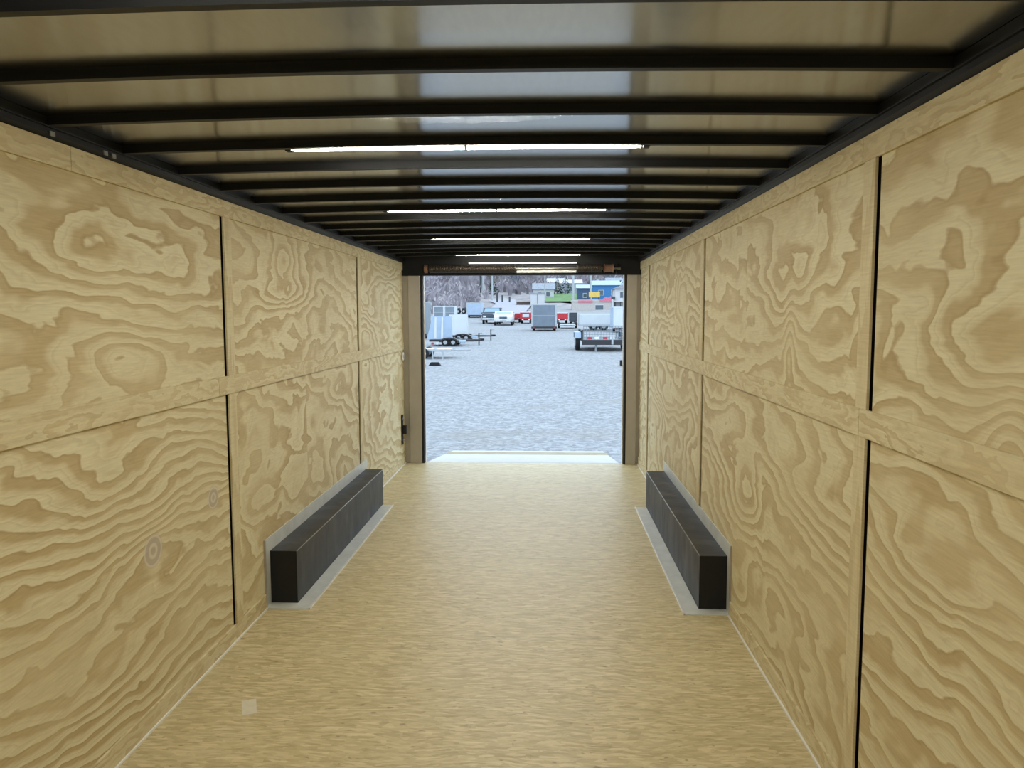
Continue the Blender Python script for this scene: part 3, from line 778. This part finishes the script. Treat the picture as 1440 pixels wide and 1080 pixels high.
def dump_trailer(label, loc, w, h, tarp, name='dump_trailer'):
    t = thing(name, label, 'trailer', (loc[0], loc[1], gz(*loc)))
    MB().box(-w/2, w/2, 0, 2.6, .45, h, .02).build('bed', M['red'], t)
    b = MB()
    for k in range(5): b.box(-w/2+k*w/4-.04, -w/2+k*w/4+.04, -.05, .0, .42, h+.02)
    b.build('stake', M['red'], t)
    MB().box(-w/2-.03, w/2+.03, -.03, 2.65, h, h+.09, .02).build('tarp', M['alu'] if tarp else M['red'], t)
    MB().box(-w/2, w/2, -.02, 2.6, .32, .45, .01).build('chassis', M['black_trailer'], t)
    for s in (-1, 1):
        for y in (.9, 1.7): add_wheel(t, s*(w/2-.1), y, .32, .2)
        MB().box(s*w*.3-.08, s*w*.3+.08, -.06, -.04, .34, .43).build('tail_light', M['lens'], t)
    return t
t = dump_trailer('red dump trailer with white tarp, between the white car and the grey trailer', (-2.05, 75.4), 1.05, 1.05, True)
MB().box(-.32, .30, -.06, -.05, .62, .92, .01).build('white_panel', M['alu'], t)
dump_trailer('dark red low trailer half hidden behind the white car', (-3.12, 78.3), .85, .85, False)
dump_trailer('red dump trailer on the right of the grey cargo trailer', (1.45, 75.3), 1.05, .98, True)
t = thing('empty_flatbed', 'low galvanised flatbed lying flat in front of the red dump trailer', 'trailer', (1.75, 62.5, gz(1.7, 62)))
MB().box(-.75, .55, 0, 2.2, .22, .30, .01).build('deck', M['frame_grey'], t)
for s in (-.8, .6): add_wheel(t, s, 1.1, .26, .16)
MB().tube([(-.4, 0, .24), (-.1, -.9, .24), (.2, 0, .24)], .035, 6).build('tongue', M['black_trailer'], t)

def atv(label, loc, mat):
    t = thing('atv', label, 'quad bike', (loc[0], loc[1], gz(*loc)))
    MB().prism([(-.9, .45), (-.8, .8), (-.35, .85), (-.15, .70), (.35, .72), (.85, .82), (.9, .5), (.4, .35), (-.4, .35)], 'y', -.3, .3).build('body', mat, t)
    MB().box(-.15, .45, -.2, .2, .70, .86, .05).build('seat', M['rubber'], t)
    MB().tube([(-.35, -.35, 1.05), (-.35, 0, 1.0), (-.35, .35, 1.05)], .03, 6).build('handlebar', M['black_matte'], t)
    for x in (-.62, .62):
        for y in (-.45, .45): add_wheel(t, x, y, .30, .24, 'y')
    return t
a0 = atv('dark quad bike on the left, next to the narrow white trailers', (-12.7, 106), M['car_navy'])
dup(a0, (-10.7, 106, gz(-10.7, 106)), 0, 'dark quad bike on the right of another, beside the pale blue trailer')

# ------------------------------------------------------------------ outside: buildings, poles
def house(label, loc, w, d, h, rh, wall, roof, wins, doorx=None, name='house', gable='x'):
    t = thing(name, label, 'building', (loc[0], loc[1], gz(*loc)-.2))
    MB().box(-w/2, w/2, 0, d, 0, h).build('wall', wall, t)
    if rh > 0:
        if gable == 'x': MB().prism([(-.4, h), (d/2, h+rh), (d+.4, h)], 'x', -w/2-.3, w/2+.3).build('roof', roof, t)
        else: MB().prism([(-w/2-.3, h), (0, h+rh), (w/2+.3, h)], 'y', -.4, d+.4).build('roof', roof, t)
    else:
        MB().box(-w/2-.1, w/2+.1, -.1, d+.1, h, h+.25).build('roof', roof, t)
    for (x, z, ww, wh) in wins:
        f = MB().box(x-ww/2-.08, x+ww/2+.08, -.05, .0, z-.08, z+wh+.08).build('window', M['house_white'], t)
        MB().box(x-ww/2, x+ww/2, -.07, -.045, z, z+wh).build('pane', M['glass'], f)
    if doorx is not None:
        MB().box(doorx-.45, doorx+.45, -.06, .0, .1, 2.1).build('door', M['roof_brown'], t)
    return t
house('brown shed with pale roof edge beyond the red dump trailer', (-4.05, 133), 2.35, 3, 1.0, 0, M['roof_brown'], M['beige'], [], name='shed')
t = house('white twin-door building above the grey cargo trailer', (-1.62, 131), 2.3, 4, 2.35, 0, M['house_white'], M['roof'], [], name='garage')
MB().box(-.06, .06, -.05, 0, .1, 2.3).build('door_post', M['grey_mid'], t)
house('white house with grey roof up the slope behind the twin-door building', (-.8, 175), 4.6, 6, 2.3, 1.5, M['house_white'], M['roof'], [(-.9, .8, .8, .9), (1.0, .8, .8, .9)])
t = house('long beige shop building with red sign strips across the lot', (6.75, 115), 6.1, 5, 1.55, 0, M['beige'], M['beige'], [(.9, .35, 1.15, .65)], name='shop_building')
MB().box(-2.2, -.1, -.12, 0, 1.38, 1.72).build('sign_panel', M['pink_red'], t)
MB().box(.9, 2.6, -.15, 0, 1.50, 1.85).build('sign_panel', M['pink_red'], t)
MB().prism([(1.3, 1.85), (2.55, 1.85), (2.6, 2.35), (2.2, 2.1), (1.75, 2.2)], 'y', -.15, -.05).build('sign_panel', M['pink_red'], t)
MB().box(.25, 1.35, -.10, 0, .08, .2).build('sign_panel', M['pink_red'], t)
MB().box(2.7, 2.86, -.2, 0, 0, 1.9).build('downspout', M['house_white'], t)
t = house('tall white house with dark porch at the right edge', (11.85, 122), 2.6, 5, 3.3, .7, M['house_white'], M['roof'], [(-.3, 1.9, .5, .9), (.7, 1.9, .5, .9)], gable='y')
MB().box(-1.5, 1.1, -1.4, 0, 1.25, 1.45).build('porch_roof', M['house_white'], t)
for x in (-1.4, -.6, .3): MB().box(x-.06, x+.06, -1.3, -1.18, 0, 1.25).build('porch_post', M['wood_dark'], t)
MB().box(-1.9, -1.35, -.6, .0, 0, 2.1).build('chimney_stack', M['wood_dark'], t)
house('bright blue building on the slope at the upper right', (13.0, 170), 6.4, 5, 3.3, 1.1, M['house_blue'], M['pale_blue'], [(-1.4, 1.2, 1.0, 1.0), (1.4, 1.2, 1.0, 1.0)])
t = house('slate blue shed on the slope left of the yellow sign', (7.6, 162), 2.7, 4, 2.9, .8, M['house_slate'], M['pale_blue'], [(.2, 1.0, .7, .8)])
house('far white-roofed house among the bare trees, above the shop', (6.2, 205), 5.5, 5, 3.0, 1.0, M['roof'], M['house_white'], [(0, 1.0, 1.0, 1.2)])
house('pale grey house high on the hill beyond the lamp posts', (2.6, 232), 5.0, 5, 2.6, 1.4, M['grey_mid'], M['house_white'], [(-1.2, .8, .9, 1.0), (1.2, .8, .9, 1.0)])
house('pale house high at the top right corner of the opening', (17.2, 190), 5.5, 5, 3.4, 1.3, M['house_white'], M['roof'], [(-1.4, 1.2, .9, 1.1), (1.2, 1.2, .9, 1.1)])
t = thing('yellow_sign', 'yellow roadside sign panel in front of the blue building', 'sign', (9.0, 150, gz(9, 150)))
MB().box(-1.05, 1.05, -.1, .1, 1.15, 2.15, .03).build('panel', M['yellow'], t)
for x in (-.8, .8): MB().box(x-.06, x+.06, -.05, .05, 0, 1.15).build('post', M['wood_dark'], t)

def pole(label, loc, h, r, mat, arm=True, lamp=False, name='utility_pole'):
    t = thing(name, label, 'pole', (loc[0], loc[1], gz(*loc)-.1))
    MB().tube([(0, 0, 0), (0, 0, h)], [r, r*.75], 8).build('mast', mat, t)
    if arm: MB().box(-1.1, 1.1, -.06, .06, h-1.0, h-.85).build('crossarm', M['wood_dark'], t)
    if lamp:
        MB().tube([(0, 0, h-.1), (.5, 0, h+.1), (1.2, 0, h+.05)], .06, 6).build('lamp_arm', mat, t)
        MB().box(1.0, 1.6, -.15, .15, h-.08, h+.06, .03).build('lamp_head', M['lens'], t)
    return t
pole('dark wooden utility pole on the left, beside a pale pole', (-16.0, 188), 9.5, .24, M['wood_dark'])
pole('pale pole standing right next to the dark wooden one', (-15.2, 186), 9.5, .28, M['wood_pale'], False)
pole('pale street pole, third from the left along the road', (-11.4, 162), 8.5, .20, M['wood_pale'], False, True, 'street_lamp')
pole('thin pale pole above the grey cargo trailer', (-.45, 157), 6.6, .15, M['wood_pale'], False, True, 'street_lamp')
pole('thick pale pole left of the slate blue shed', (5.0, 152), 8.5, .26, M['wood_pale'])
pole('pale pole behind the yellow sign', (8.5, 154), 9.0, .20, M['wood_pale'])
pf = None
for i, (x, lab) in enumerate(((-9.6, 'short dark fence post, leftmost of the row on the slope'), (-8.6, 'short dark fence post, middle of the row on the slope'), (-7.2, 'short dark fence post, rightmost of the row on the slope'))):
    o = tag(MB().box(-.16, .16, -.16, .16, 0, 2.0 - .3*i).build('fence_post', M['wood_dark'], loc=(x, 150, gz(x, 150)-.1)), lab, 'post', 'dark posts on the slope')

# ------------------------------------------------------------------ trees and brush on the hill
def bare_tree_mesh(seed, h=9.0):
    rnd = random.Random(seed); tw = MB(); tr = MB()
    tr.tube([(0, 0, -.4), (.1*h*.1, 0, h*.3), (0, .05, h*.55)], [.20, .14, .07], 7)
    def grow(p, d, ln, r, lvl):
        e = p + d*ln
        tw.tube([p, (p+e)/2 + Vector((rnd.uniform(-.1, .1), rnd.uniform(-.1, .1), .05))*ln, e], [r, r*.75, r*.45], 4 if lvl else 5, cap=False)
        if lvl == 0 or ln < .3: return
        for k in range(4 if lvl > 1 else 5):
            nd = (d + Vector((rnd.uniform(-1, 1), rnd.uniform(-1, 1), rnd.uniform(-.3, .7)))*.85).normalized()
            grow(p + (e-p)*rnd.uniform(.35, 1.0), nd, ln*rnd.uniform(.5, .75), r*.6, lvl-1)
    for k in range(9):
        a = 2*PI*k/9 + rnd.uniform(-.3, .3)
        grow(Vector((0, 0, h*(.2+.04*k))), Vector((math.cos(a)*.8, math.sin(a)*.8, .9)).normalized(), h*.30, .07, 3)
    return tr, tw
def tree_root(label, loc, seed, h):
    tr, tw = bare_tree_mesh(seed, h)
    t = thing('bare_tree', label, 'tree', loc, 0, 'bare winter trees on the hill')
    tr.build('trunk', M['bark'], t); tw.build('branches', M[('twig_brown', 'twig_slate', 'twig')[(seed-11) % 3]], t)
    return t
protos = []
spots = [(-24, 118, 1.0), (-20.5, 124, .9), (-27, 140, 1.1), (-19, 150, 1.0), (-23, 165, 1.1), (-17.5, 172, .9), (-13, 200, 1.15), (-8, 215, 1.2), (-3, 225, 1.1),
         (-19, 215, 1.2), (-27, 200, 1.2), (-11, 240, 1.3), (-4, 252, 1.3), (4, 245, 1.2), (9.5, 228, 1.1), (14, 240, 1.2), (19, 225, 1.2), (1, 262, 1.3), (11, 265, 1.3), (-16, 262, 1.3), (-27, 255, 1.4), (20, 262, 1.3)]
TREE_LAB = ['bare grey tree low on the brown bank at the far left', 'bare grey tree on the brown bank by the left post', 'bare tree higher on the brown bank at the far left',
            'bare tree at the crest of the brown bank left of the pole', 'bare tree on the bank behind the crest tree', 'bare tree just left of the dark utility pole']
for i, (x, y, s) in enumerate(spots):
    lab = TREE_LAB[i] if i < len(TREE_LAB) else 'bare grey winter tree on the hazy hillside beyond the poles'
    loc = (x, y, gz(x, y)-.2)
    if i < 3:
        o = tree_root(lab, loc, 11+i, 8.0); o.scale = (s, s, s); protos.append(o)
    else:
        dup(protos[i % 3], loc, i*1.3, lab, scale=(s, s, s))
    if i >= len(TREE_LAB): bpy.context.scene.objects
def evergreen(label, loc, h, seed):
    rnd = random.Random(seed)
    t = thing('evergreen_tree', label, 'tree', (loc[0], loc[1], gz(*loc)-.2), 0, 'evergreens on the far slope')
    MB().tube([(0, 0, 0), (0, 0, h*.9)], [.18, .04], 6).build('trunk', M['bark'], t)
    b = MB()
    for k in range(260):
        f = rnd.random()**.8; z = h*(.12+.88*f); r = h*.30*(1-f)*rnd.uniform(.5, 1.0)+.08; a = rnd.uniform(0, 2*PI)
        c = Vector((r*math.cos(a), r*math.sin(a), z)); s = .35*(1.1-f)
        d1 = Vector((rnd.uniform(-1, 1), rnd.uniform(-1, 1), rnd.uniform(-.6, .2))).normalized()*s; d2 = d1.cross(Vector((rnd.uniform(-1, 1), rnd.uniform(-1, 1), 1))).normalized()*s*.6
        b.quad(c-d1, c-d2, c+d1, c+d2)
    b.build('foliage', M['needle'], t)
    return t
evergreen('dark evergreen beside the lawn, left of the pale pole', (2.4, 192), 5.0, 1)
evergreen('dark evergreen on the lawn edge, right of another evergreen', (4.6, 196), 5.6, 2)
evergreen('dark evergreen between the dark and pale street poles', (-13.2, 190), 5.4, 3)
evergreen('dark evergreen at the top right above the white house', (15.6, 160), 7.0, 4)

b = MB(); rnd = random.Random(77); n = 0
while n < 900:
    y = rnd.uniform(98, 300); x = rnd.uniform(-.17*y-6, .11*y+4)
    on_left = x < -13.0
    if not on_left and y < 185: continue
    if -13 < x < -2 and y < 200: continue
    if any(abs(x-hx) < 5.5 and abs(y-hy) < 8 for hx, hy in ((6.2, 207), (2.6, 234), (17.2, 192), (13.0, 172), (2.4, 192), (4.6, 196), (-13.2, 190))): continue
    n += 1
    z0 = gz(x, y)-.1; hh = rnd.uniform(1.0, 2.6)*(1 if y < 180 else 1.5)
    for k in range(16):
        a = rnd.uniform(0, 2*PI); tl = rnd.uniform(.25, .9)
        tip = Vector((x+math.cos(a)*hh*tl*.6, y+math.sin(a)*hh*tl*.6, z0+hh*rnd.uniform(.6, 1.0)))
        p = Vector((x+rnd.uniform(-.3, .3), y+rnd.uniform(-.3, .3), z0)); mid = (p+tip)/2 + Vector((0, 0, .25*hh))
        wv = Vector((-math.sin(a), math.cos(a), 0))*.045*hh
        wx = Vector((.045*hh, 0, 0))
        b.quad(p-wx, p+wx, mid+wx, mid-wx); b.quad(mid-wx, mid+wx, tip+wx*.3, tip-wx*.3)
tag(b.build('brush', M['twig']), 'tangled brown leafless brush covering the hillside', 'brush', kind='stuff')
